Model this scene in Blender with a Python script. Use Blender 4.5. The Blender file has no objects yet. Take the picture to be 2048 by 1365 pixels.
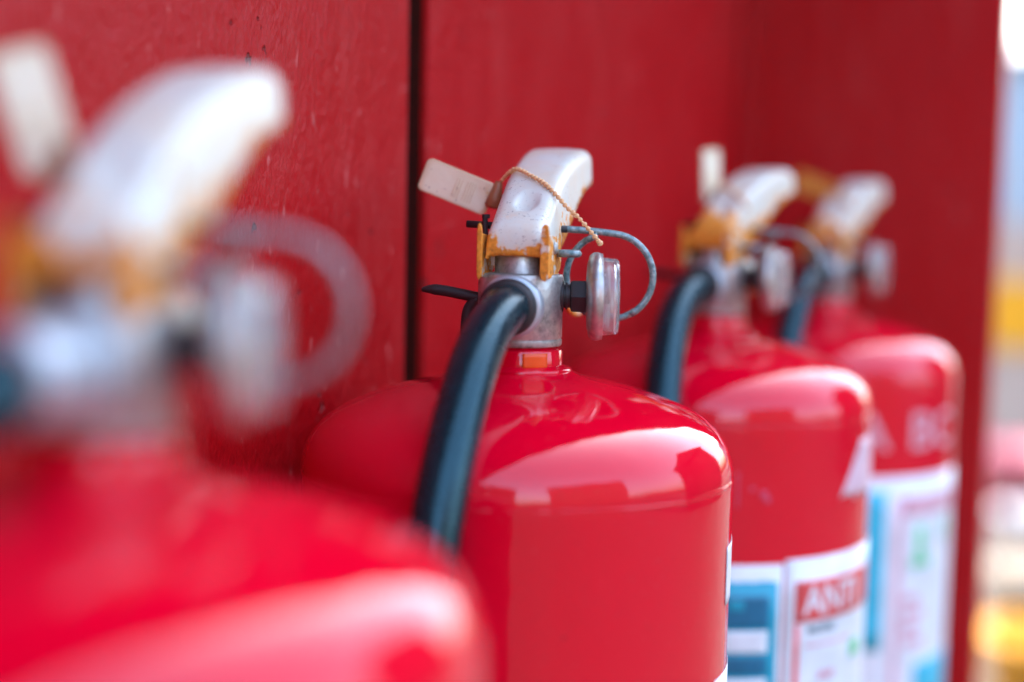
import bpy, bmesh, math, random
from mathutils import Vector, Matrix, noise as mnoise
R_ = math.radians
sc = bpy.context.scene
C = sc.collection
random.seed(7)

# ------------------------------------------------------------------ camera
PHI, PITCH, ROLL = R_(26.5), R_(5.07), R_(1.2)
CAM = Vector((-.5007, -.2463, .521))
cam_d = bpy.data.cameras.new('camera'); cam = bpy.data.objects.new('camera', cam_d); C.objects.link(cam)
cam_d.sensor_width = 36; cam_d.lens = 50; cam_d.clip_start = .01; cam_d.clip_end = 2000
fw = Vector((math.cos(PITCH)*math.cos(PHI), math.cos(PITCH)*math.sin(PHI), -math.sin(PITCH)))
r0 = Vector((math.sin(PHI), -math.cos(PHI), 0)); u0 = r0.cross(fw)
rt = math.cos(ROLL)*r0 + math.sin(ROLL)*u0; up = math.cos(ROLL)*u0 - math.sin(ROLL)*r0
cam.matrix_world = Matrix(((rt.x, up.x, -fw.x, CAM.x), (rt.y, up.y, -fw.y, CAM.y), (rt.z, up.z, -fw.z, CAM.z), (0, 0, 0, 1)))
cam_d.dof.use_dof = True; cam_d.dof.focus_distance = .562; cam_d.dof.aperture_fstop = 2.2
sc.camera = cam

# ------------------------------------------------------------------ sky, sun, exposure
SUN_EL, SUN_AZ = 46, 42          # azimuth measured from +X towards +Y
w = bpy.data.worlds.new('World'); sc.world = w; w.use_nodes = True
nt = w.node_tree; nt.nodes.clear()
sky = nt.nodes.new('ShaderNodeTexSky'); sky.sky_type = 'NISHITA'; sky.sun_disc = False
sky.sun_elevation = R_(SUN_EL); sky.sun_rotation = R_(90 - SUN_AZ)
sky.air_density = 1.0; sky.dust_density = 6.0; sky.ozone_density = 1.0
bg = nt.nodes.new('ShaderNodeBackground'); bg.inputs['Strength'].default_value = .15
wo = nt.nodes.new('ShaderNodeOutputWorld')
nt.links.new(sky.outputs[0], bg.inputs[0]); nt.links.new(bg.outputs[0], wo.inputs[0])
sun_d = bpy.data.lights.new('sun', 'SUN'); sun = bpy.data.objects.new('sun', sun_d); C.objects.link(sun)
sun_d.energy = .7; sun_d.angle = R_(12); sun_d.color = (1, .98, .95)
sd = Vector((math.cos(R_(SUN_EL))*math.cos(R_(SUN_AZ)), math.cos(R_(SUN_EL))*math.sin(R_(SUN_AZ)), math.sin(R_(SUN_EL))))
sun.rotation_euler = sd.to_track_quat('Z', 'Y').to_euler()
vs = sc.view_settings; vs.view_transform = 'Standard'; vs.look = 'None'; vs.gamma = 1; vs.exposure = 3.42
vs.use_curve_mapping = False
sc.cycles.max_bounces = 8

# ------------------------------------------------------------------ materials
def mat(name, base, rough=.5, metal=0, coat=0, coat_rough=.05, spec=.5):
    m = bpy.data.materials.new(name); m.use_nodes = True
    b = m.node_tree.nodes['Principled BSDF']
    b.inputs['Base Color'].default_value = (*base, 1); b.inputs['Roughness'].default_value = rough
    b.inputs['Metallic'].default_value = metal; b.inputs['Coat Weight'].default_value = coat
    b.inputs['Coat Roughness'].default_value = coat_rough; b.inputs['Specular IOR Level'].default_value = spec
    return m
class G:
    """tiny node-graph helper"""
    def __init__(s, m): s.t = m.node_tree; s.b = s.t.nodes['Principled BSDF']; s.co = None
    def n(s, typ, **k):
        x = s.t.nodes.new(typ)
        for a, v in k.items(): setattr(x, a, v)
        return x
    def l(s, a, b): s.t.links.new(a, b)
    def coord(s, scale=(1, 1, 1)):
        if s.co is None: s.co = s.n('ShaderNodeTexCoord')
        mp = s.n('ShaderNodeMapping'); mp.inputs['Scale'].default_value = scale
        s.l(s.co.outputs['Object'], mp.inputs['Vector']); return mp.outputs[0]
    def noise(s, scale, detail=4, rough=.55, stretch=(1, 1, 1), dist=0):
        x = s.n('ShaderNodeTexNoise'); x.inputs['Scale'].default_value = scale; x.inputs['Detail'].default_value = detail
        x.inputs['Roughness'].default_value = rough; x.inputs['Distortion'].default_value = dist
        s.l(s.coord(stretch), x.inputs['Vector']); return x.outputs['Fac']
    def ramp(s, fac, stops):
        x = s.n('ShaderNodeValToRGB'); e = x.color_ramp.elements
        while len(e) < len(stops): e.new(.5)
        for q, (p, c) in zip(e, stops):
            q.position = p; q.color = (*c, 1) if isinstance(c, tuple) else (c, c, c, 1)
        s.l(fac, x.inputs[0]); return x.outputs[0]
    def mix(s, fac, a, b):
        x = s.n('ShaderNodeMix', data_type='RGBA')
        for v, i in ((fac, 0), (a, 6), (b, 7)):
            if isinstance(v, tuple): x.inputs[i].default_value = (*v, 1)
            elif isinstance(v, (int, float)): x.inputs[i].default_value = v
            else: s.l(v, x.inputs[i])
        return x.outputs[2]
    def math(s, op, a, b=0, clamp=False):
        x = s.n('ShaderNodeMath', operation=op, use_clamp=clamp)
        for v, i in ((a, 0), (b, 1)):
            if isinstance(v, (int, float)): x.inputs[i].default_value = v
            else: s.l(v, x.inputs[i])
        return x.outputs[0]
    def attr(s, name):
        x = s.n('ShaderNodeAttribute', attribute_name=name); return x.outputs['Fac']
    def bump(s, h, strength=.2, dist=.001):
        x = s.n('ShaderNodeBump'); x.inputs['Strength'].default_value = strength; x.inputs['Distance'].default_value = dist
        s.l(h, x.inputs['Height']); s.l(x.outputs[0], s.b.inputs['Normal']); return x.outputs[0]
    def to(s, out, name): s.l(out, s.b.inputs[name])

def m_tank():
    m = mat('tank_red_paint', (.60, .004, .020), .5, 0, 1.0, .035, 0); g = G(m); g.b.inputs['Coat IOR'].default_value = 1.54
    d = g.ramp(g.noise(420, 3, .6), [(.66, 0.), (.74, 1.)])
    scr = g.ramp(g.noise(170, 3, .6, (1, 1, .06), .6), [(.66, 0.), (.70, 1.)])
    film = g.ramp(g.noise(26, 6, .7), [(.45, 0.), (.75, 1.)])
    col = g.mix(g.noise(9, 3), (.64, .0, .014), (.74, .0005, .024))
    col = g.mix(g.math('MULTIPLY', g.ramp(g.noise(150, 4, .7), [(.70, 0.), (.735, 1.)]), .55), col, (.24, .01, .014))
    col = g.mix(g.math('MULTIPLY', d, .10), col, (.75, .4, .36))
    g.to(col, 'Base Color')
    g.to(g.math('ADD', g.ramp(g.noise(55, 4), [(.35, .02), (.75, .07)]), g.math('ADD', g.math('MULTIPLY', d, .18), g.math('ADD', g.math('MULTIPLY', scr, .10), g.math('MULTIPLY', film, .05)))), 'Coat Roughness')
    hb = g.math('ADD', g.math('MULTIPLY', g.noise(16, 3), 1.0), g.math('MULTIPLY', g.noise(180, 2), .035))
    x = g.bump(hb, .26, .004)
    g.l(x, g.b.inputs['Coat Normal']); return m
def m_wall():
    m = mat('cabinet_red_paint', (.40, .012, .022), .45, 0, 0, .22, .26); g = G(m)
    streak = g.noise(38, 5, .65, (1, 1, .22), .3)
    fade = g.ramp(g.noise(5.5, 4, .6, (1, 1, .55)), [(.38, 0.), (.7, 1.)])
    col = g.mix(g.math('MULTIPLY', fade, .55), (.46, .003, .007), (.50, .020, .022))
    col = g.mix(g.math('MULTIPLY', g.ramp(streak, [(.52, 0.), (.72, 1.)]), .35), col, (.52, .065, .06))
    chips = g.ramp(g.noise(95, 3, .6, (1, 1, .75)), [(.685, 0.), (.73, 1.)])
    col = g.mix(g.math('MULTIPLY', chips, .8), col, (.09, .022, .02))
    flecks = g.ramp(g.noise(240, 2, .5, (1, 1, .35)), [(.68, 0.), (.74, 1.)])
    col = g.mix(g.math('MULTIPLY', flecks, .45), col, (.66, .20, .18))
    g.to(col, 'Base Color')
    g.to(g.ramp(g.noise(18, 4), [(.3, .28), (.75, .46)]), 'Roughness')
    h = g.math('ADD', g.math('MULTIPLY', g.noise(60, 6, .7, (1, 1, .3)), 1.0), g.math('MULTIPLY', g.noise(330, 3, .6, (1, 1, .45)), .5))
    h = g.math('SUBTRACT', h, g.math('MULTIPLY', chips, .6))
    x = g.bump(h, .7, .0035); g.l(x, g.b.inputs['Coat Normal']); return m
def m_white():
    m = mat('rusting_white_paint', (.74, .77, .80), .42, 0, .1, .2); g = G(m)
    a = g.attr('rust'); nz = g.noise(300, 5, .7); nb = g.noise(75, 3, .6)
    s = g.math('ADD', g.math('MULTIPLY', a, 1.0), g.math('ADD', g.math('MULTIPLY', g.math('SUBTRACT', nz, .5), .9), g.math('MULTIPLY', g.math('SUBTRACT', nb, .5), 1.5)))
    mask = g.ramp(s, [(.44, 0.), (.56, 1.)]); halo = g.ramp(s, [(.26, 0.), (.5, 1.)])
    white = g.mix(g.ramp(g.noise(60, 4), [(.4, 0.), (.7, .5)]), (.70, .74, .66), (.61, .64, .56))
    white = g.mix(g.ramp(g.noise(48, 5, .65, (1, 1, .6)), [(.46, 0.), (.68, .6)]), white, (.74, .62, .44))
    sp = g.ramp(g.noise(800, 3, .6), [(.60, 0.), (.68, 1.)])
    patch = g.ramp(g.noise(70, 3), [(.5, 0.), (.62, 1.)])
    white = g.mix(g.math('MULTIPLY', g.math('MULTIPLY', sp, patch), .75), white, (.13, .12, .11))
    white = g.mix(g.math('MULTIPLY', halo, .55), white, (.80, .58, .34))
    rust = g.ramp(g.noise(420, 5, .7), [(.28, (.26, .07, .012)), (.42, (.60, .22, .02)), (.58, (.84, .32, .025)), (.8, (.86, .47, .12))])
    g.to(g.mix(mask, white, rust), 'Base Color')
    g.to(g.math('ADD', .36, g.math('MULTIPLY', mask, .4)), 'Roughness')
    g.to(g.math('SUBTRACT', .1, g.math('MULTIPLY', mask, .1)), 'Coat Weight')
    g.bump(g.math('ADD', g.math('MULTIPLY', g.math('MULTIPLY', mask, nz), .6), g.math('MULTIPLY', g.noise(150, 3), .25)), .45, .0006); return m
def m_rust():
    m = mat('orange_rust', (.6, .25, .03), .7); g = G(m)
    g.to(g.ramp(g.noise(330, 5, .7), [(.25, (.10, .035, .012)), (.4, (.45, .15, .018)), (.58, (.74, .31, .03)), (.8, (.82, .50, .14))]), 'Base Color')
    g.bump(g.noise(500, 4), .5, .0005); return m
def m_cast():
    m = mat('cast_zinc', (.5, .52, .5), .42, .75); g = G(m)
    n1 = g.noise(130, 5, .65); n2 = g.noise(700, 3, .6)
    c = g.ramp(n1, [(.3, (.17, .18, .17)), (.5, (.46, .48, .46)), (.7, (.66, .67, .62))])
    c = g.mix(g.math('MULTIPLY', g.ramp(n2, [(.6, 0.), (.72, 1.)]), .6), c, (.10, .10, .09))
    g.to(c, 'Base Color'); g.to(g.ramp(n1, [(.3, .58), (.7, .36)]), 'Roughness')
    g.bump(g.math('ADD', n1, g.math('MULTIPLY', n2, .6)), .35, .0005); return m
def m_wire():
    m = mat('galvanised_wire', (.30, .37, .38), .5, .55); g = G(m)
    n = g.noise(420, 4, .65)
    g.to(g.ramp(n, [(.35, (.08, .15, .16)), (.5, (.20, .28, .29)), (.68, (.38, .45, .45))]), 'Base Color')
    g.bump(n, .4, .0004); return m
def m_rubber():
    m = mat('sky_tinted_black_rubber', (.010, .015, .018), .2, 0, 0, .22, .62); g = G(m); g.b.inputs['Specular Tint'].default_value = (.45, .88, 1, 1)
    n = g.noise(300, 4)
    g.to(g.ramp(n, [(.35, (.003, .014, .020)), (.7, (.005, .022, .030))]), 'Base Color')  # teal in base and specular tint stands in for sky sheen on black rubber
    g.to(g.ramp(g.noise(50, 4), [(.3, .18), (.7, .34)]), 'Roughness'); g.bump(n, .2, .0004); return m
def m_gauge():
    m = mat('gauge_steel', (.62, .63, .62), .3, .9); g = G(m)
    n = g.noise(170, 4, .6)
    c = g.ramp(n, [(.3, (.30, .32, .32)), (.62, (.56, .57, .54))])
    rim = g.ramp(g.noise(260, 5, .7), [(.60, 0.), (.68, 1.)])
    g.to(g.mix(g.math('MULTIPLY', rim, .55), c, (.55, .30, .08)), 'Base Color')
    g.to(g.ramp(n, [(.3, .52), (.7, .36)]), 'Roughness'); return m
def m_glass():
    m = mat('scuffed_acrylic', (.93, .94, .96), .12); g = G(m)
    g.b.inputs['Transmission Weight'].default_value = .93; g.b.inputs['IOR'].default_value = 1.45
    g.to(g.ramp(g.noise(160, 4), [(.35, .06), (.75, .3)]), 'Roughness'); return m
def m_tag():
    m = mat('weathered_plastic', (.66, .52, .42), .6); g = G(m)
    c = g.mix(g.noise(160, 4), (.86, .78, .56), (.92, .90, .70))
    c = g.mix(g.ramp(g.noise(520, 3, .6), [(.64, 0.), (.72, .8)]), c, (.24, .19, .16))
    c = g.mix(g.ramp(g.noise(85, 4, .6), [(.62, 0.), (.70, .9)]), c, (.66, .33, .07))
    r = g.attr('rust')
    c = g.mix(g.math('MULTIPLY', r, .8), c, (.52, .26, .06))
    g.to(c, 'Base Color'); g.bump(g.noise(420, 4), .4, .0004)
    g.b.inputs['Subsurface Weight'].default_value = 0; return m
def m_paper(name, col, var=.08):
    m = mat(name, col, .42, 0, .25, .15); g = G(m)
    d = tuple(max(0, v*(1-var*2.5)) for v in col)
    g.to(g.mix(g.ramp(g.noise(70, 5), [(.4, 0.), (.75, 1.)]), col, d), 'Base Color'); return m
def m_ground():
    m = mat('darkened_yard_ground', (.3, .27, .24), .9); g = G(m)
    g.to(g.ramp(g.noise(1.7, 7, .65), [(.3, (.014, .010, .008)), (.7, (.028, .021, .018))]), 'Base Color')  # base darkened to stand in for shaded ground mirrored in the tanks
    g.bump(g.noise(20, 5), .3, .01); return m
M = dict(tank=m_tank(), wall=m_wall(), white=m_white(), rust=m_rust(), cast=m_cast(), wire=m_wire(), rubber=m_rubber(),
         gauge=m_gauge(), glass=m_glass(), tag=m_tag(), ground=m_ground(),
         nut=mat('bright_zinc', (.46, .53, .57), .42, .6), black=mat('blackened_steel', (.03, .028, .03), .5, .3, 0, .1, .5),
         dial=m_paper('dial_card', (.78, .68, .52)), needle=mat('needle_black', (.02, .02, .02), .5),
         cord=mat('amber_plastic', (.80, .47, .22), .42), plug=mat('brown_plastic', (.34, .12, .05), .5),
         lw=m_paper('label_white', (.76, .82, .86)), lb=m_paper('label_blue', (.0, .34, .48)), lnavy=m_paper('label_navy', (.0, .14, .26)),
         lr=m_paper('label_red', (.74, .08, .08)), lg=m_paper('label_green', (.15, .66, .33)), lt=mat('label_ink', (.05, .14, .18), .5),
         lf3=m_paper('scuffed_red', (.66, .05, .12)), lf2=m_paper('worn_print', (.70, .36, .42)), lf=m_paper('faded_print', (.74, .52, .60)), lc=m_paper('label_cyan', (.03, .52, .70)), lp=m_paper('label_pink', (.74, .42, .50)),
         orange=mat('orange_patch', (.80, .075, .0), .4, 0, .1, .1), dark=mat('shade_black', (.006, .008, .0075), .9, 0, 0, .1, .1))  # last one: near-black standing in for shade, panel gap and floor

# ------------------------------------------------------------------ mesh helpers (millimetres in, metres out)
def obj(name, verts, faces, m, parent=None, smooth=True, scale=.001, rust=None):
    me = bpy.data.meshes.new(name)
    me.from_pydata([tuple(c*scale for c in v) for v in verts], [], faces); me.update()
    if rust is not None:
        a = me.attributes.new('rust', 'FLOAT', 'POINT'); a.data.foreach_set('value', rust)
    bm = bmesh.new(); bm.from_mesh(me); bmesh.ops.recalc_face_normals(bm, faces=bm.faces); bm.to_mesh(me); bm.free()
    if smooth: me.polygons.foreach_set('use_smooth', [True]*len(me.polygons))
    me.materials.append(m)
    o = bpy.data.objects.new(name, me); C.objects.link(o)
    if parent: o.parent = parent
    return o
def sharp(o, ang=40):
    me = o.data; bm = bmesh.new(); bm.from_mesh(me)
    for e in bm.edges:
        if len(e.link_faces) == 2 and e.calc_face_angle(0) > R_(ang): e.smooth = False
    bm.to_mesh(me); bm.free(); return o
def bevel(o, w, seg=2):
    md = o.modifiers.new('bevel', 'BEVEL'); md.width = w*.001; md.segments = seg; md.limit_method = 'ANGLE'; md.angle_limit = R_(35)
    return o
def empty(name, loc=(0, 0, 0), rz=0):
    o = bpy.data.objects.new(name, None); C.objects.link(o); o.location = loc; o.rotation_euler = (0, 0, rz)
    o.empty_display_size = .02; return o
def tag(o, label, cat, group=None):
    o['label'] = label; o['category'] = cat
    if group: o['group'] = group
    return o
def box(x0, x1, y0, y1, z0, z1):
    v = [(x, y, z) for z in (z0, z1) for y in (y0, y1) for x in (x0, x1)]
    return v, [(0, 2, 3, 1), (4, 5, 7, 6), (0, 1, 5, 4), (2, 6, 7, 3), (0, 4, 6, 2), (1, 3, 7, 5)]
def join(*vf):
    V, F = [], []
    for v, f in vf:
        k = len(V); V += list(v); F += [tuple(i+k for i in q) for q in f]
    return V, F
def revolve(prof, n=48, axis='z', jitter=None):
    """prof: list of (radius, height); closed at both ends"""
    V, F = [], []
    for k, (r, h) in enumerate(prof):
        for i in range(n):
            a = 2*math.pi*i/n; rr = r + (jitter(a, k) if jitter else 0)
            V.append((rr*math.cos(a), rr*math.sin(a), h))
    for k in range(len(prof)-1):
        for i in range(n):
            j = (i+1) % n; F.append((k*n+i, k*n+j, (k+1)*n+j, (k+1)*n+i))
    F.append(tuple(range(n))); F.append(tuple((len(prof)-1)*n+i for i in range(n)))
    return V, F
def xf(vf, mtx):
    return [tuple(mtx @ Vector(v)) for v in vf[0]], vf[1]
def along(d, o=(0, 0, 0)):
    """matrix taking +Z to direction d, origin to o"""
    return Matrix.Translation(o) @ Vector(d).to_track_quat('Z', 'Y').to_matrix().to_4x4()
def spline(pts, per=8):
    P = [Vector(p) for p in pts]; out = []
    for i in range(len(P)-1):
        a, b, c, d = P[max(i-1, 0)], P[i], P[i+1], P[min(i+2, len(P)-1)]
        for k in range(per):
            t = k/per
            out.append(.5*((2*b)+(c-a)*t+(2*a-5*b+4*c-d)*t*t+(3*b-a-3*c+d)*t**3))
    out.append(P[-1]); return out
def tube(path, rad, n=16):
    V, F = [], []; P = [Vector(p) for p in path]; m = len(P)
    T = [(P[min(i+1, m-1)]-P[max(i-1, 0)]).normalized() for i in range(m)]
    nrm = T[0].orthogonal().normalized()
    for i in range(m):
        if i: nrm = (T[i-1].rotation_difference(T[i]) @ nrm)
        nrm = (nrm-T[i]*nrm.dot(T[i])).normalized(); bi = T[i].cross(nrm)
        r = rad(i/(m-1)) if callable(rad) else rad
        for k in range(n):
            a = 2*math.pi*k/n; V.append(tuple(P[i]+r*(math.cos(a)*nrm+math.sin(a)*bi)))
    for i in range(m-1):
        for k in range(n):
            j = (k+1) % n; F.append((i*n+k, i*n+j, (i+1)*n+j, (i+1)*n+k))
    F.append(tuple(range(n))); F.append(tuple((m-1)*n+k for k in range(n)))
    return V, F
def lerp_rows(rows, step):
    P = [Vector(r[:4]) if len(r) == 4 else r for r in rows]; out = []
    for a, b in zip(range(len(P)-1), range(1, len(P))):
        L = max(abs(P[b][0]-P[a][0]), abs(P[b][1]-P[a][1])); k = max(1, int(L/step))
        p0, p3 = P[max(a-1, 0)], P[min(b+1, len(P)-1)]
        for i in range(k):
            t = i/k
            out.append(.5*((2*P[a])+(P[b]-p0)*t+(2*p0-5*P[a]+4*P[b]-p3)*t*t+(3*P[a]-p0-3*P[b]+p3)*t**3))
    out.append(P[-1]); return out

# ------------------------------------------------------------------ the cabinet the row stands in
WALL, FRONT, XL, XR, ROOF = .097, -.0957, -.80, .595, .92
GROUND = -.75
def bx(name, x0, x1, y0, y1, z0, z1, m, parent, bw=.6):
    v, f = box(x0*1000, x1*1000, y0*1000, y1*1000, z0*1000, z1*1000)
    # origin at the centre of the piece so that grain differs from piece to piece only by place
    o = obj(name, v, f, m, parent, smooth=False)
    if bw: bevel(o, bw)
    return o
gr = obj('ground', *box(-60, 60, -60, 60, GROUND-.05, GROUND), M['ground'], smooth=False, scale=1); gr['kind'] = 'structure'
cab = tag(empty('extinguisher_cabinet', (0, 0, 0)), 'open red painted steel cabinet behind the row of extinguishers', 'cabinet')
bx('back_panel', XL, .0745, WALL, WALL+.004, 0, ROOF, M['wall'], cab)['label'] = 'red back panel left of the dark vertical gap'
bx('back_panel', .0965, XR, WALL+.002, WALL+.006, 0, ROOF, M['wall'], cab)['label'] = 'red back panel right of the dark vertical gap'
bx('gap_shade_strip', .055, .12, WALL+.014, WALL+.020, 0, ROOF, M['dark'], cab, 0)  # near-black strip puts the shade of the panel gap into colour
bx('end_panel', XR, XR+.003, FRONT, WALL+.006, 0, ROOF, M['wall'], cab)['label'] = 'dark red end panel facing the row'
bx('edge_flange', XR+.0032, XR+.018, FRONT, FRONT+.0025, 0, ROOF, M['wall'], cab)
bx('corner_post', XR-.022, XR-.0005, WALL-.0035, WALL+.0012, 0, ROOF, M['wall'], cab)
bx('corner_post', XR-.0035, XR-.0004, WALL-.035, WALL-.004, 0, ROOF, M['wall'], cab)
bx('end_panel', XL-.003, XL, FRONT, WALL+.006, 0, ROOF, M['wall'], cab)
bx('roof', XL-.02, XR+.02, FRONT-.012, WALL+.02, ROOF+.0005, ROOF+.004, M['wall'], cab)
bx('floor', XL-.02, XR+.02, FRONT-.012, WALL+.02, -.006, -.001, M['dark'], cab)  # out of view, coloured near-black to cut red bounce between the tanks
for x in (XL+.01, XR-.04):
    for y in (FRONT, WALL-.03):
        bx('leg', x, x+.03, y, y+.03, GROUND, -.0065, M['wall'], cab)

# ------------------------------------------------------------------ extinguisher parts
ZB = 470.0      # height of the valve's lower rim
TANK_R = 85.0
def view_heading(x, y): return math.atan2(y-CAM.y, x-CAM.x)

LEVER = [(-13.0, 35, 34, 10.4), (-13.4, 38.5, 34, 10.9), (-13.1, 42, 34, 11), (-11.8, 45.2, 34, 11.2), (-9, 47.8, 34.3, 11.3), (0, 53.2, 35.5, 11.5),
         (10, 59.6, 36, 11.7), (20, 65.8, 38.5, 11.9), (30, 70.4, 43.5, 12.1), (40, 74, 50, 12.5), (50, 76.8, 56.5, 13), (60, 78.8, 61.5, 13.6),
         (68, 79.8, 64, 14), (74, 79.9, 65, 14), (79, 78.8, 65.4, 13.2), (82.5, 75.8, 65.6, 11.6), (84, 71.5, 65.8, 10.2), (84.3, 67, 66, 9.4)]
def lever_mesh(rows, rc=5.0, dimple=None):
    rows = lerp_rows(rows, 1.3); V, F, A = [], [], []
    n = None
    for (y, zt, zb, hw) in rows:
        h = zt-zb; c = min(rc, hw*.8, max(h-.3, .2)); sec = []
        for i in range(5): sec.append((-hw*(1.0+.03*(1-i/5)), zb+(h-c)*i/5, 1-i/5))
        for i in range(7):
            a = math.pi-(math.pi/2)*i/6; sec.append((-hw+c+c*math.cos(a), zt-c+c*math.sin(a), 0))
        for i in range(1, 14): sec.append((-(hw-c)+2*(hw-c)*i/14, zt+.35*math.sin(math.pi*i/14), -1))
        for i in range(7):
            a = math.pi/2-(math.pi/2)*i/6; sec.append((hw-c+c*math.cos(a), zt-c+c*math.sin(a), 0))
        for i in range(4, -1, -1): sec.append((hw*(1.0+.03*(1-i/5)), zb+(h-c)*i/5, 1-i/5))
        n = len(sec)
        for (x, z, t) in sec:
            ru = max(0, t)**1.6*.62
            if y < -9: ru = max(ru, .84*max(0, 1-(z-34)/12)+.62*max(0, (abs(x)-5)/6)*max(0, 1-(z-34)/17))
            if y > 76: ru = max(ru, .30*(z < 70))
            if t < 0 and 74 < y < 79: ru = max(ru, .78*max(0, 1-abs(x+2)/7))
            if dimple and t < 0:
                d2 = ((x-dimple[0])/5.2)**2+((y-dimple[1])/6.6)**2
                z -= 2.6*max(0, 1-d2)**.8 if d2 < 1 else 0
            V.append((x, y, z)); A.append(ru)
    for k in range(len(rows)-1):
        for i in range(n-1): F.append((k*n+i, k*n+i+1, (k+1)*n+i+1, (k+1)*n+i))
    return V, F, A

def rounded_plate(pts, axis_x0, axis_x1):
    """prism in x from a closed outline in (y, z)"""
    n = len(pts); V = [(axis_x0, y, z) for y, z in pts]+[(axis_x1, y, z) for y, z in pts]
    F = [tuple(range(n)), tuple(range(2*n-1, n-1, -1))]+[(i, (i+1) % n, n+(i+1) % n, n+i) for i in range(n)]
    return V, F

def tank_patch(th0, th1, z0, z1, r=TANK_R+.28, ragged=0, skew=0, seed=0, nx=18, nz=8, thick=.12):
    """sheet on the tank wall: angles in degrees from local -Y towards +X, z relative to valve rim"""
    V, F = [], []; rnd = random.Random(seed)
    off = [rnd.uniform(-ragged, ragged) for _ in range(nx+1)]; off2 = [rnd.uniform(-ragged, ragged) for _ in range(nx+1)]
    for rr in (r, r-thick):
        for j in range(nz+1):
            for i in range(nx+1):
                f = j/nz; t = R_(th0+skew*f+(th1-th0-skew*f)*i/nx)
                z = (z0+off[i]*.9)*(1-f)+(z1+off2[i])*f
                V.append((rr*math.sin(t), -rr*math.cos(t), ZB+z))
    N = (nx+1)*(nz+1)
    for s in (0, N):
        for j in range(nz):
            for i in range(nx):
                a = s+j*(nx+1)+i; F.append((a, a+1, a+nx+2, a+nx+1))
    rim = [i for i in range(nx+1)]+[j*(nx+1)+nx for j in range(1, nz+1)]+[nz*(nx+1)+i for i in range(nx-1, -1, -1)]+[j*(nx+1) for j in range(nz-1, 0, -1)]
    for a, b in zip(rim, rim[1:]+rim[:1]): F.append((a, b, N+b, N+a))
    return V, F
def tank_text(txt, th, z, size, r, bold=0.0, xs=1.0):
    """flat print wrapped round the tank; th is the left end, z the base line, size the letter height (mm)"""
    cu = bpy.data.curves.new('txt', 'FONT'); cu.body = txt; cu.size = size/.7; cu.offset = bold; cu.resolution_u = 3
    to = bpy.data.objects.new('txt', cu); C.objects.link(to)
    me = bpy.data.meshes.new_from_object(to); bpy.data.objects.remove(to); bpy.data.curves.remove(cu)
    bm = bmesh.new(); bm.from_mesh(me); bmesh.ops.triangulate(bm, faces=bm.faces)
    for _ in range(2):
        es = [e for e in bm.edges if e.calc_length() > 4]
        if es: bmesh.ops.subdivide_edges(bm, edges=es, cuts=2)
        bmesh.ops.triangulate(bm, faces=bm.faces)
    V = []
    for v in bm.verts:
        t = R_(th)+v.co.x*xs/TANK_R; V.append((r*math.sin(t), -r*math.cos(t), ZB+z+v.co.y))
    bm.verts.index_update(); F = [tuple(v.index for v in f.verts) for f in bm.faces]; bm.free(); bpy.data.meshes.remove(me)
    return V, F

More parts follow.
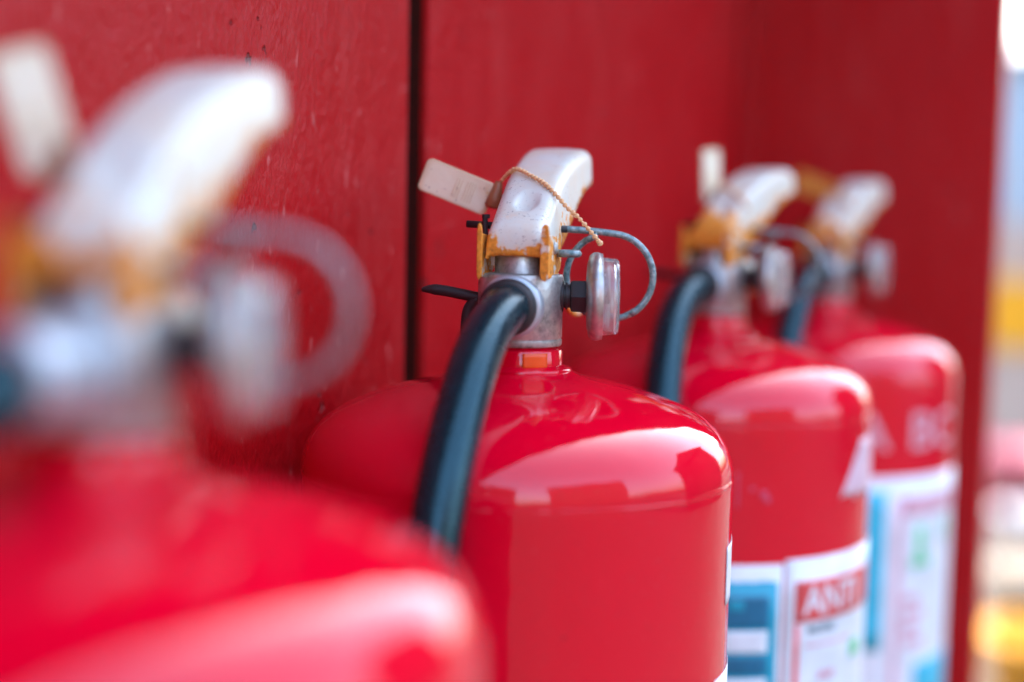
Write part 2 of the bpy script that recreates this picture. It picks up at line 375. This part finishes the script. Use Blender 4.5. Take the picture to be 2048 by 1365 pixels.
def build_extinguisher(swing=0, wear=0, first=False, last=False):
    root = empty('fire_extinguisher')
    # tank ------------------------------------------------------------
    prof = [(60, 2), (78, 0), (82, 3), (85, 9), (85, 90), (85, 200), (85, 300), (85, 360), (85, 400), (85, ZB-53), (85, ZB-50.0), (84.85, ZB-49.4), (84.85, ZB-48.8), (84.95, ZB-48.0)]
    for r, z in ((84.6, -44.5), (83.6, -40.4), (81.6, -36), (78.2, -31.6), (73.5, -27.6), (68, -24.3), (61, -21.2), (53, -18.4), (45, -16.1), (37, -14.2), (30, -12.8), (25, -11.6), (21.5, -10), (19, -8.4), (17.6, -7.2)):
        prof.append((r, ZB+z))
    def jit(a, k): return .25*mnoise.noise(Vector((math.cos(a)*2.2, math.sin(a)*2.2, k*.6))) if k > 3 else 0
    tank = obj('tank', *revolve(prof, 128, jitter=jit), M['tank'], root)
    def jw(a, k): return .22*mnoise.noise(Vector((math.cos(a)*9, math.sin(a)*9, k*.1)))+.18*mnoise.noise(Vector((math.cos(a)*30, math.sin(a)*30, 3)))
    obj('weld_seam', *revolve([(84.2, ZB-50.3), (84.95, ZB-49.7), (85.1, ZB-49.1), (84.95, ZB-48.4), (84.2, ZB-47.8)], 160, jitter=jw), M['tank'], tank)
    def jn(a, k): return .35*mnoise.noise(Vector((math.cos(a)*3, math.sin(a)*3, k*.9)))
    obj('neck_bead', *revolve([(17, ZB-10.5), (20.4, ZB-10.2), (21.0, ZB-9.1), (19.8, ZB-8.0), (17, ZB-7.6)], 72, jitter=jn), M['tank'], tank)
    neck = obj('neck', *revolve([(17.4, ZB-12), (17.1, ZB-7.5), (17.1, ZB-1.4), (16.8, ZB-1.0), (15.0, ZB-.9), (15, ZB+3)], 64), M['tank'], root)
    # valve -----------------------------------------------------------
    vb = obj('valve_body', *revolve([(14, ZB+.2), (16.2, ZB+.3), (16.6, ZB+.8), (16.6, ZB+2.6), (16.2, ZB+2.9), (16.2, ZB+3.2), (16.6, ZB+3.6), (16.7, ZB+27), (16.2, ZB+28), (15, ZB+28.3), (10.8, ZB+28.4), (10.4, ZB+29), (10.4, ZB+39)], 64), M['cast'], root)
    sharp(vb, 45)
    boss = join(xf(revolve([(12.2, 0), (12.2, 6.2), (11.6, 7), (9.8, 7.2), (9.8, 5)], 40), along((0, -1, 0), (0, -12, ZB+16))))
    ho = sharp(obj('hose_outlet', *boss, M['nut'], root), 50)
    fl_ = 17 if first else 5.5
    obj('hose_ferrule', *xf(revolve([(10.6, 0), (10.9, .6), (10.9, fl_), (10.2, fl_+1.1), (9, fl_+1.3)], 40), along((-.12 if first else 0, -1, -.03), (-.2, -18.5, ZB+16))), M['nut' if first else 'black'], ho)
    # hose ------------------------------------------------------------
    pts = [(0, -17, 16), (-.1, -29.4, 15.2), (-1.6, -44, 9.5), (-2.8, -58, 0), (-3.6, -69, -11), (-4.6, -82.5, -28), (-5.6, -93, -47), (-6.4, -99, -66), (-7, -101.5, -95), (-7, -101, -150), (-6, -99, -220), (-4, -97, -290)]
    P = []
    for x, y, z in pts:
        k = max(0, min(1, (-y-25)/70)); a = R_(swing)*k; P.append((x*math.cos(a)-y*math.sin(a), x*math.sin(a)+y*math.cos(a), ZB+z))
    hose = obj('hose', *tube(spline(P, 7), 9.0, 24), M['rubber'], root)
    e = Vector(P[-1]); obj('nozzle', *xf(revolve([(9.4, 0), (10.2, 1), (10.2, 12), (8, 16), (7, 40), (9.5, 62), (8.8, 62), (6, 45)], 28), along((0, 0, -1), tuple(e))), M['black'], hose)
    # lever, yoke, handle ---------------------------------------------
    V, F, A = lever_mesh(LEVER, dimple=(.6, 5))
    A = [min(1, a*(1+.5*wear)+wear*max(0, 1-(y+14)/34)) for a, (x, y, z) in zip(A, V)]
    lv = obj('lever', [(x, y, z+ZB) for x, y, z in V], F, M['white'], root, rust=A)
    md = lv.modifiers.new('solid', 'SOLIDIFY'); md.thickness = .0013; md.offset = -1
    H = [(6, 32.5, 25, 8.6), (16, 32, 22, 9), (28, 29.5, 18.5, 9.4), (42, 25, 13.5, 10), (56, 20.5, 9, 10.6), (68, 18, 7.5, 11), (78, 17.6, 8.5, 10.8), (83, 16.4, 9.6, 9.8), (84.5, 12.5, 11, 9)]
    V, F, A = lever_mesh([(y, zt, zb, hw) for y, zt, zb, hw in H], rc=3.6)
    hd = obj('carry_handle', [(x, y, z+ZB) for x, y, z in V], F, M['white'], root, rust=[min(1, a*1.5) for a in A])
    md = hd.modifiers.new('solid', 'SOLIDIFY'); md.thickness = .0015; md.offset = -1
    for s in (-1, 1):
        out = [(-14.8, 29), (-14.3, 27.4), (-12.6, 26.8), (2, 27.5), (9, 30), (11, 36), (7, 41), (-2, 42.8), (-10.5, 43.6), (-14, 43), (-14.9, 41)]
        plate = rounded_plate([(y, z+ZB) for y, z in out], s*12.6, s*14.0)
        wi = 10.7 if s > 0 else 12.0
        fl = [(wi+(x-9.3)*(14.1-wi)/4.8, z) for x, z in ((9.3, 29), (10, 27.0), (12.2, 25.8), (13.6, 27.2), (14.1, 30), (14.1, 44), (13.4, 47), (11.8, 47.8), (10.2, 46.6), (9.6, 44))]
        n = len(fl); fv = [(s*x, -15.9, z+ZB) for x, z in fl]+[(s*x, -14.7, z+ZB) for x, z in fl]
        ff = [tuple(range(n)), tuple(range(2*n-1, n-1, -1))]+[(i, (i+1) % n, n+(i+1) % n, n+i) for i in range(n)]
        cv, cf = join(plate, (fv, ff))
        ck = bevel(obj('yoke_cheek', cv, cf, M['white'], root, smooth=False, rust=[.62 if k % 3 else .8 for k in range(len(cv))]), .35)
        obj('pivot_rivet', *xf(revolve([(2.6, 0), (2.5, .5), (1.8, 1.1), (.4, 1.3)], 16), along((s, 0, 0), (s*13.9, -4, ZB+38.5))), M['cast'], ck)
    # gauge -----------------------------------------------------------
    gd = Vector((math.sin(R_(79)), math.cos(R_(79)), .01)); go = (0, 0, ZB+19.5)
    cap = obj('pressure_gauge', *xf(revolve([(6, 25.6), (12.5, 26.0), (16.0, 26.9), (17.1, 28.2), (17.4, 29.7), (17.2, 30.8), (16.9, 31.2), (16.9, 32.0), (15.9, 32.2), (15.6, 31.4), (6, 31.2)], 56), along(gd, go)), M['gauge'], root)
    sharp(cap, 60)
    sharp(obj('hex_nut', *xf(revolve([(4.6, 19.2), (6.6, 19.8), (6.9, 20.6), (6.9, 25.6), (5, 26.2)], 6), along(gd, go)), M['black'], cap), 30)
    sharp(obj('stem_collar', *xf(revolve([(6.2, 14.5), (6.4, 15), (6.4, 16.8), (4.6, 17), (4.6, 17.6), (5.3, 17.7), (5.3, 18.4), (4.6, 18.5), (4.6, 20)], 32), along(gd, go)), M['black'], cap), 40)
    obj('dial', *xf(revolve([(14.4, 31.5), (14.4, 32.0)], 40), along(gd, go)), M['dial'], cap, smooth=False)
    nd = along(gd, go) @ Matrix.Rotation(R_(25), 4, 'Z')
    obj('needle', *xf(box(-.5, .5, -3, 11, 32.6, 32.9), nd), M['needle'], cap, smooth=False)
    cr = revolve([(15.3, 32.2), (15.3, 34.2), (15.0, 34.7), (15.0, 37.4), (14.2, 38.3), (8, 38.7), (.4, 38.8), (.4, 37.4), (8, 37.3), (13.4, 36.9), (13.9, 36.2), (13.9, 32.2)], 56)
    n = 56; cf = cr[1][:-2]+[((11)*n+i, (11)*n+(i+1) % n, (i+1) % n, i) for i in range(n)]
    sharp(obj('crystal', *xf((cr[0], cf), along(gd, go)), M['glass'], cap), 35)
    # pin, ring, lug, hook --------------------------------------------
    pin = obj('safety_pin', *tube([(-24.8, 9.5, ZB+47), (-10, 10, ZB+46.4), (14, 20, ZB+45.6)], 1.45, 14), M['black'], root)
    obj('pin_collar', *join(tube([(-17, 8, ZB+49.5), (-16.7, 8, ZB+44), (-16.6, 8, ZB+38.5)], 1.1, 10), xf(box(-1.8, 1.8, -1.6, 1.6, -1.7, 1.7), Matrix.Translation((-17.6, 7.6, ZB+38.6))), tube([(-16.4, 8, ZB+43.5), (-16.4, 8, ZB+41)], 1.7, 10), tube([(-16.6, 8, ZB+51), (-16.6, 8, ZB+49.4)], 1.6, 10)), M['black'], pin, smooth=False)
    rc = Vector((31.4, 24, ZB+26.9)); az = R_(12); ex = Vector((math.cos(az), math.sin(az)*1.0, 0)); ez = Vector((0, 0, 1)); ey = ex.cross(ez)
    path = [(9, 19.5, ZB+46), (14, 20.7, ZB+45.7), (20, 22.3, ZB+45.4), (26, 23.3, ZB+45.0)]
    for d in range(84, -62, -8): path.append(tuple(rc+17.4*(math.cos(R_(d))*ex+math.sin(R_(d))*ez)-ey*0))
    if not last:
        ring = obj('pull_ring', *tube(path, 1.4, 14), M['wire'], root)
        p2 = []
        for d in range(108, 316, 8): p2.append(tuple(rc+(17.4+.0*d)*(math.cos(R_(d))*ex+math.sin(R_(d))*ez)+ey*(-3.0 if d > 120 else 1.2)))
        obj('ring_coil', *tube(p2, 1.35, 14), M['wire'], ring)
    lug = [(18.6+3.6*math.cos(t), 1.5+3.2*math.sin(t), ZB+36.4) for t in [2*math.pi*i/20 for i in range(21)]]
    obj('pin_eye', *join(tube(lug, 1.5, 10), tube([(10, 1, ZB+36.6), (16, 1.3, ZB+36.4)], 1.5, 10)), M['wire'], root)
    hk = [(-40, -1, 20.6), (-36, -1.2, 20.9), (-30, -1.2, 20.4), (-24, -1.2, 19.4), (-18, -1.2, 18.4), (-12, -1, 17.5)]
    v1 = tube(spline([(x, y, z+ZB) for x, y, z in hk], 4), lambda t: .8+1.4*min(1, t*4), 14)
    hk2 = [(-17, -1.2, 18), (-20.5, -1.2, 14), (-21.5, -1.2, 9), (-21.2, -1.4, 3), (-18, -1.4, .5), (-12, -1, 1.5)]
    obj('hanger_hook', *join(v1, tube(spline([(x, y, z+ZB) for x, y, z in hk2], 4), 2.2, 12)), M['black'], root)
    return root, tank, neck, lv
def plug_point(lvl): pass

GROUP = 'fire extinguishers standing in a row in the red cabinet'
ROW = [  # x, y, lever angle, hose swing, wear, label
    (-.2616, -.0264, 27, -38, .25, 'nearest fire extinguisher, very blurred, large in the lower left corner'),
    (0, 0, 12.5, 0, 0, 'sharp fire extinguisher in the middle with a beaded tag over its lever'),
    (.2343, -.0016, 23, 12, .85, 'third fire extinguisher from the left, with blue and white labels'),
    (.441, -.011, 18, 6, .6, 'farthest fire extinguisher, next to the dark end panel')]
EXT = []
for i, (x, y, az, sw, wr, lab) in enumerate(ROW):
    root, tank, neck, lv = build_extinguisher(sw, wr, i == 0, i == 3)
    root.location = (x, y, .001 if i == 0 else 0); root.rotation_euler = (0, 0, view_heading(x, y)-math.pi/2-R_(az))
    tag(root, lab, 'extinguisher', GROUP); EXT.append((root, tank, neck, lv, az))
    if i == 0:      # its lever stands a little higher
        pv = Matrix.Translation((0, -.008, .51)); lv.matrix_basis = pv @ Matrix.Rotation(R_(5), 4, 'X') @ Matrix.Translation((0, .008, -.51))

# labels on the tanks (angles seen from the camera side, plus the lever angle)
def lab(i, name, th0, th1, z0, z1, m, lift=.28, parent=None, **k):
    root, tank, neck, lv, az = EXT[i]
    return obj(name, *tank_patch(th0+az, th1+az, z0, z1, TANK_R+lift, **k), M[m], parent or tank)
def txt(i, s, th, z, size, m, lift, parent, bold=0, xs=1.0):
    az = EXT[i][4]
    return obj('print', *tank_text(s, th+az, z, size, TANK_R+lift, bold, xs), M[m], parent, smooth=True)
root, tank, neck, lv, az = EXT[1]
V, F = [], []
for j in range(5):
    for k in range(11):
        t = R_(4+az+34*k/10); V.append((17.6*math.sin(t), -17.6*math.cos(t), ZB-8.0+6.2*j/4))
F = [(j*11+k, j*11+k+1, (j+1)*11+k+1, (j+1)*11+k) for j in range(4) for k in range(10)]
o = obj('neck_patch', V, F, M['orange'], neck); md = o.modifiers.new('solid', 'SOLIDIFY'); md.thickness = .0002  # small orange square wrapped on the neck
lab(1, 'sticker', 70.3, 100, -95, -72.5, 'lw'); lab(1, 'label_sheet', 62.5, 135, -260, -121, 'lw')
# third one
b = lab(2, 'label_sheet', -30, 26.4, -280, -117, 'lw')
lab(2, 'print', -28, 24.6, -276, -125.5, 'lb', .46, b, ragged=.5, seed=3)
lab(2, 'print', -26, 21.6, -148.5, -132.5, 'lnavy', .62, b); lab(2, 'print', -26, 21.4, -161, -150, 'lw', .62, b)
lab(2, 'print', -26, 21.4, -172, -163, 'lnavy', .62, b); lab(2, 'print', -26, 21.4, -186, -174, 'lw', .62, b)
lab(2, 'print', 8, 13, -139.5, -134.5, 'lb', .78, b)
a = lab(2, 'label_sheet', 27.0, 118, -280, -115, 'lw', .55)
lab(2, 'print', 31, 114, -147.5, -126.5, 'lr', .72, a); lab(2, 'print', 31, 33.2, -276, -148, 'lr', .72, a)
txt(2, 'ANTI', 34.5, -143.5, 14.0, 'lw', .9, a, .3, .95)
txt(2, 'MODEL', 36.5, -153.5, 4.2, 'lt', .9, a, .12, 1.0)
lab(2, 'print', 36, 60, -160.3, -159, 'lp', .8, a, ragged=.3, seed=9); lab(2, 'print', 60, 68, -172, -163, 'lg', .8, a)
lab(2, 'print', 42, 50, -178, -174, 'lp', .8, a, ragged=.6, seed=4)
lab(2, 'torn_sticker', 50, 96, -88, -60, 'lf', .3, ragged=2.4, skew=14, seed=5, nx=30)
for t0, t1, z0, z1, sd in ((13.6, 15.2, -80.5, -78.6, 41), (17.2, 19.6, -84, -80, 42), (18.8, 20.8, -86.5, -83.5, 43)): lab(2, 'scuff', t0, t1, z0, z1, 'lf3', .25, ragged=.7, seed=sd, nx=6, nz=3)
lab(2, 'scuff', 9.2, 9.9, -89, -71, 'lf3', .25, ragged=.3, seed=44, nx=4)
# farthest one
txt(3, 'A', 12, -88, 22, 'lf2', .35, EXT[3][1], .6, 1.15); txt(3, 'BC', 38.5, -88, 22.5, 'lf2', .35, EXT[3][1], .6, 1.15)
c = lab(3, 'label_sheet', 8, 120, -300, -105.5, 'lw', .3)
lab(3, 'print', 10, 28.5, -215, -114, 'lc', .46, c, ragged=.4, seed=2)
lab(3, 'print', 33.5, 37, -300, -118, 'lp', .46, c); lab(3, 'print', 37.2, 116, -131, -118, 'lp', .46, c)
lab(3, 'print', 45, 50.5, -158, -138, 'lg', .46, c); lab(3, 'print', 42.5, 54, -164, -158, 'lg', .46, c)
lab(3, 'print', 66, 70, -150, -136, 'lg', .46, c)
for q in range(4): lab(3, 'print', 38.5+q % 2, 48+3*(q % 2), -187-9*q, -181-9*q, 'lp', .5, c, ragged=.8, seed=20+q)
lab(3, 'print', 47, 110, -262, -226, 'lc', .5, c, ragged=1.2, seed=31)

# ------------------------------------------------------------------ seal tags hung on the levers
def rounded_rect(L, Wd, r, n=5):
    P = []
    for cx, cy, a0 in ((L-r, Wd/2-r, 0), (r, Wd/2-r, 90), (r, -Wd/2+r, 180), (L-r, -Wd/2+r, 270)):
        for k in range(n+1):
            a = R_(a0+90*k/n); P.append((cx+r*math.cos(a), cy+r*math.sin(a)))
    return P
bead_me = None
def seal_tag(i, base, ang, yaw, chain, label, plate='tag', roll=0):
    """base: plug end (mm, in the extinguisher's frame); ang: tilt above horizontal of the plate, pointing left"""
    global bead_me
    root = EXT[i][0]
    t = empty('seal_tag', root.location, root.rotation_euler.z)
    tag(t, label, 'tag', 'plastic seal tags on the extinguisher levers')
    L, Wd, th = 30.5, 14.0, 1.5
    ol = rounded_rect(L, Wd, 2.2)
    mtx = Matrix.Translation(Vector(base)+Vector((0, 0, ZB))) @ Matrix.Rotation(R_(yaw), 4, 'Z') @ Matrix.Rotation(R_(180+ang), 4, 'Y') @ Matrix.Rotation(R_(90+roll), 4, 'X')
    # denser front face so that stains can follow the edge
    n = len(ol); V, F, A = [], [], []
    rings = [(1, 0, 1), (1, th, 1), (.93, th+.15, .55), (.8, th+.15, .06), (.4, th+.15, 0), (.02, th+.15, 0)]
    for s, z, ru in rings:
        for x, y in ol:
            xx, yy = L/2+(x-L/2)*s, y*s
            V.append((xx, yy, z)); A.append(max(ru*.75, .7*max(0, 1-math.hypot(xx-2, yy+3)/7)))
    for k in range(len(rings)-1):
        for q in range(n): F.append((k*n+q, k*n+(q+1) % n, (k+1)*n+(q+1) % n, (k+1)*n+q))
    F.append(tuple(range(n))); F.append(tuple((len(rings)-1)*n+q for q in range(n)))
    pl = obj('tag_plate', *xf((V, F), mtx), M[plate], t, smooth=False, rust=A)
    if plate == 'tag':
        ridges = []
        for k in range(7): ridges.append(box(7.5+1.15*k+(1.2 if k > 3 else 0), 8.0+1.15*k+(1.2 if k > 3 else 0), -4.2+(k > 3)*.5, 4.6, th+.05, th+.42))
        obj('raised_lines', *xf(join(*ridges), mtx), M['tag'], pl, smooth=False, rust=[.4]*(8*7))
    pk = obj('plug', *xf(revolve([(1.1, 11.2), (1.7, 10.6), (3.0, 5), (3.7, 1), (3.0, 0), (.6, -.3)], 10), Matrix.Translation(Vector(base)+Vector((1.0, -1.2, ZB-3.0))) @ Matrix.Rotation(R_(14), 4, 'Y')), M['plug'], t)
    if chain:
        pth = spline([(x, y, z+ZB) for x, y, z in chain], 24)
        ch = obj('bead_chain', *tube(pth[::3], .5, 8), M['cord'], t)
        d, last, step = 0, pth[0], 2.15
        if bead_me is None:
            ob = obj('bead', *revolve([(.2, -.95), (.75, -.7), (1.08, 0), (.75, .7), (.2, .95)], 10), M['cord'], None); bead_me = ob.data; bpy.data.objects.remove(ob)
        spots = [pth[0]]
        for p in pth[1:]:
            d += (p-last).length; last = p
            if d >= step: d -= step; spots.append(p)
        for p in spots:
            ob = bpy.data.objects.new('bead', bead_me); C.objects.link(ob); ob.parent = ch; ob.location = p*.001
            ob.rotation_euler = (random.random()*3, random.random()*3, 0); ob.scale = [random.uniform(.92, 1.08)]*3
        obj('end_bead', *xf(revolve([(.2, -1.2), (.9, -.9), (1.25, 0), (.9, .9), (.2, 1.2)], 12), Matrix.Translation(pth[-1])), M['cord'], ch)
    return t
CH = [(-18.0, 32.7, 62.0), (-15.6, 31, 65.3), (-12.6, 28.5, 67.8), (-8, 24.5, 69.6), (-1, 19, 66.9), (5, 14.5, 64.1), (9.3, 11.5, 61), (13, 10, 57.4), (16.3, 9.3, 54), (20.3, 9, 50.8), (25, 10, 45.6), (29.3, 10.5, 40.6)]
seal_tag(1, (-20.5, 31.5, 56.8), 21, 8, CH, 'cream plastic tag lying sideways, beaded strap over the sharp lever', roll=-6)
CH2 = CH[:8]
seal_tag(0, (-27, 28, 57.5), 74, 34, CH2, 'pale blurred tag standing upright at the top left corner', roll=6)
seal_tag(2, (-17, 29, 59.5), 86, 70, CH2, 'narrow pale tag standing upright on the third extinguisher')
seal_tag(3, (-7, 33, 68.5), 22, 18, CH2, 'rusty brown tag on the farthest extinguisher', plate='rust')

# ------------------------------------------------------------------ the yard outside, seen past the end panel
OUT = dict(pale=mat('pale_sheet_metal', (.33, .41, .46), .6), cream=mat('cream_paint', (.48, .37, .29), .6), yellow=mat('yellow_paint', (.80, .36, .003), .5),
           pink=mat('faded_red_plastic', (.70, .20, .25), .5), tyre=mat('tyre_rubber', (.06, .045, .03), .8), grey=mat('grey_plastic', (.30, .31, .33), .5), white=mat('white_plastic', (.75, .74, .73), .5), brick=mat('dark_brick', (.09, .03, .025), .8), slate=mat('dark_roof_tiles', (.07, .03, .03), .8))
p = Vector((16.38, 1.88, 0)); hd = R_(7.2)
bd = tag(empty('warehouse', (p.x, p.y, GROUND), hd), 'pale blue far building past the end panel, upper right edge', 'building')
obj('wall', *box(0, 5, -3.5, 3.5, 0, 3.2), OUT['pale'], bd, smooth=False, scale=1)
obj('roof', *([(-.2, -3.7, 3.202), (5.2, -3.7, 3.202), (5.2, 3.7, 3.202), (-.2, 3.7, 3.202), (2.5, -3.7, 3.7), (2.5, 3.7, 3.7)], [(0, 1, 4), (1, 2, 5, 4), (2, 3, 5), (3, 0, 4, 5), (3, 2, 1, 0)]), OUT['grey'], bd, smooth=False, scale=1)
obj('door', *box(-.03, 0, .2, 1.5, 0, 2.0), OUT['cream'], bd, smooth=False, scale=1)
p = Vector((7.92, .78, 0)); hd = R_(7)
ct = tag(empty('storage_container', (p.x, p.y, GROUND), hd), 'cream storage container with a yellow band, blurred at the right edge', 'container')
obj('body', *box(0, 1.6, -1.3, .22, .06, 1.3), OUT['cream'], ct, smooth=False, scale=1)
obj('band', *box(-.03, 1.62, -1.32, .24, .58, .97), OUT['yellow'], ct, smooth=False, scale=1)
for yy in (-1.2, .05): obj('skid', *box(.05, 1.5, yy, yy+.12, 0, .058), OUT['tyre'], ct, smooth=False, scale=1)
for k in range(5): obj('rib', *box(-.025, .0, -1.2+.3*k, -1.14+.3*k, .99, 1.28), OUT['cream'], ct, smooth=False, scale=1)
def bucket(x, y, rad, h, m, label):
    p = Vector((x, y, 0))
    t = tag(empty('bucket', (p.x, p.y, GROUND)), label, 'bucket', 'buckets on the yard ground')
    obj('shell', *revolve([(rad*.8, 0), (rad, h), (rad*1.05, h), (rad*1.05, h-.02), (rad*1.02, h-.022), (rad*.96, h-.01), (rad*.78, .02)], 32), OUT[m], t, scale=1)
    obj('bail', *tube([(rad*1.06*math.cos(a), .02+.4*rad*math.sin(a), h-.05-.25*rad*math.sin(a)) for a in [math.pi*k/12 for k in range(13)]], .004, 6), OUT['grey'], t, scale=1)
bucket(5.75, .485, .16, .34, 'pink', 'pinkish red bucket, blurred at the right edge')
bucket(5.13, .382, .09, .20, 'white', 'small white bucket in front of the pinkish red one')
bucket(3.255, .103, .15, .25, 'yellow', 'yellow bucket in the lower right corner')
p = Vector((4.374, .095, 0))
ty = tag(empty('tyre', (p.x, p.y, GROUND+.09), 0), 'dark brown tyre lying behind the yellow bucket, right edge', 'tyre')
obj('tread', *xf(revolve([(.17, -.08), (.26, -.09), (.30, -.06), (.30, .06), (.26, .09), (.17, .08)], 36), Matrix.Identity(4)), OUT['tyre'], ty, scale=1)
obj('hub', *xf(revolve([(.04, -.05), (.168, -.04), (.168, .04), (.04, .05)], 24), Matrix.Identity(4)), OUT['grey'], ty, scale=1)

# low buildings across the yard: they show only as reflections on the tanks
p = Vector((5.57, -4.65, 0))
sh = tag(empty('gabled_shed', (p.x, p.y, GROUND), R_(-36)), 'gabled shed mirrored at the right of the sharp tank shoulder', 'shed')
obj('wall', *box(0, 4, -2.4, 2.4, 0, 4.4), OUT['brick'], sh, smooth=False, scale=1)
obj('roof', *([(-.15, -2.6, 4.402), (4.2, -2.6, 4.402), (4.2, 2.6, 4.402), (-.15, 2.6, 4.402), (-.15, .4, 6.0), (4.2, .4, 6.0)], [(0, 1, 5, 4), (2, 3, 4, 5), (0, 4, 3), (1, 2, 5), (0, 3, 2, 1)]), OUT['slate'], sh, smooth=False, scale=1)
obj('door', *box(-.03, 0, -.9, .9, 0, 2.3), OUT['tyre'], sh, smooth=False, scale=1)
p = Vector((-3.87, -8.59, 0))
lb = tag(empty('low_building', (p.x, p.y, GROUND), R_(-112)), 'long low building mirrored at the left of the sharp tank shoulder', 'building')
obj('wall', *box(0, 5, -4, 3, 0, 5.6), OUT['brick'], lb, smooth=False, scale=1)
obj('parapet', *box(-.08, 5.1, -4.1, 3.1, 5.602, 5.9), OUT['slate'], lb, smooth=False, scale=1)
for k in range(4): obj('window', *box(-.02, .0, -3.4+1.6*k, -2.4+1.6*k, 2.6, 4.2), OUT['tyre'], lb, smooth=False, scale=1)
obj('sky_blocker', *box(-9, -.1, -12, -8, 0, 6.5), OUT['brick'], lb, smooth=False, scale=1)  # unseen wall added to block sky from the left and darken the end panel
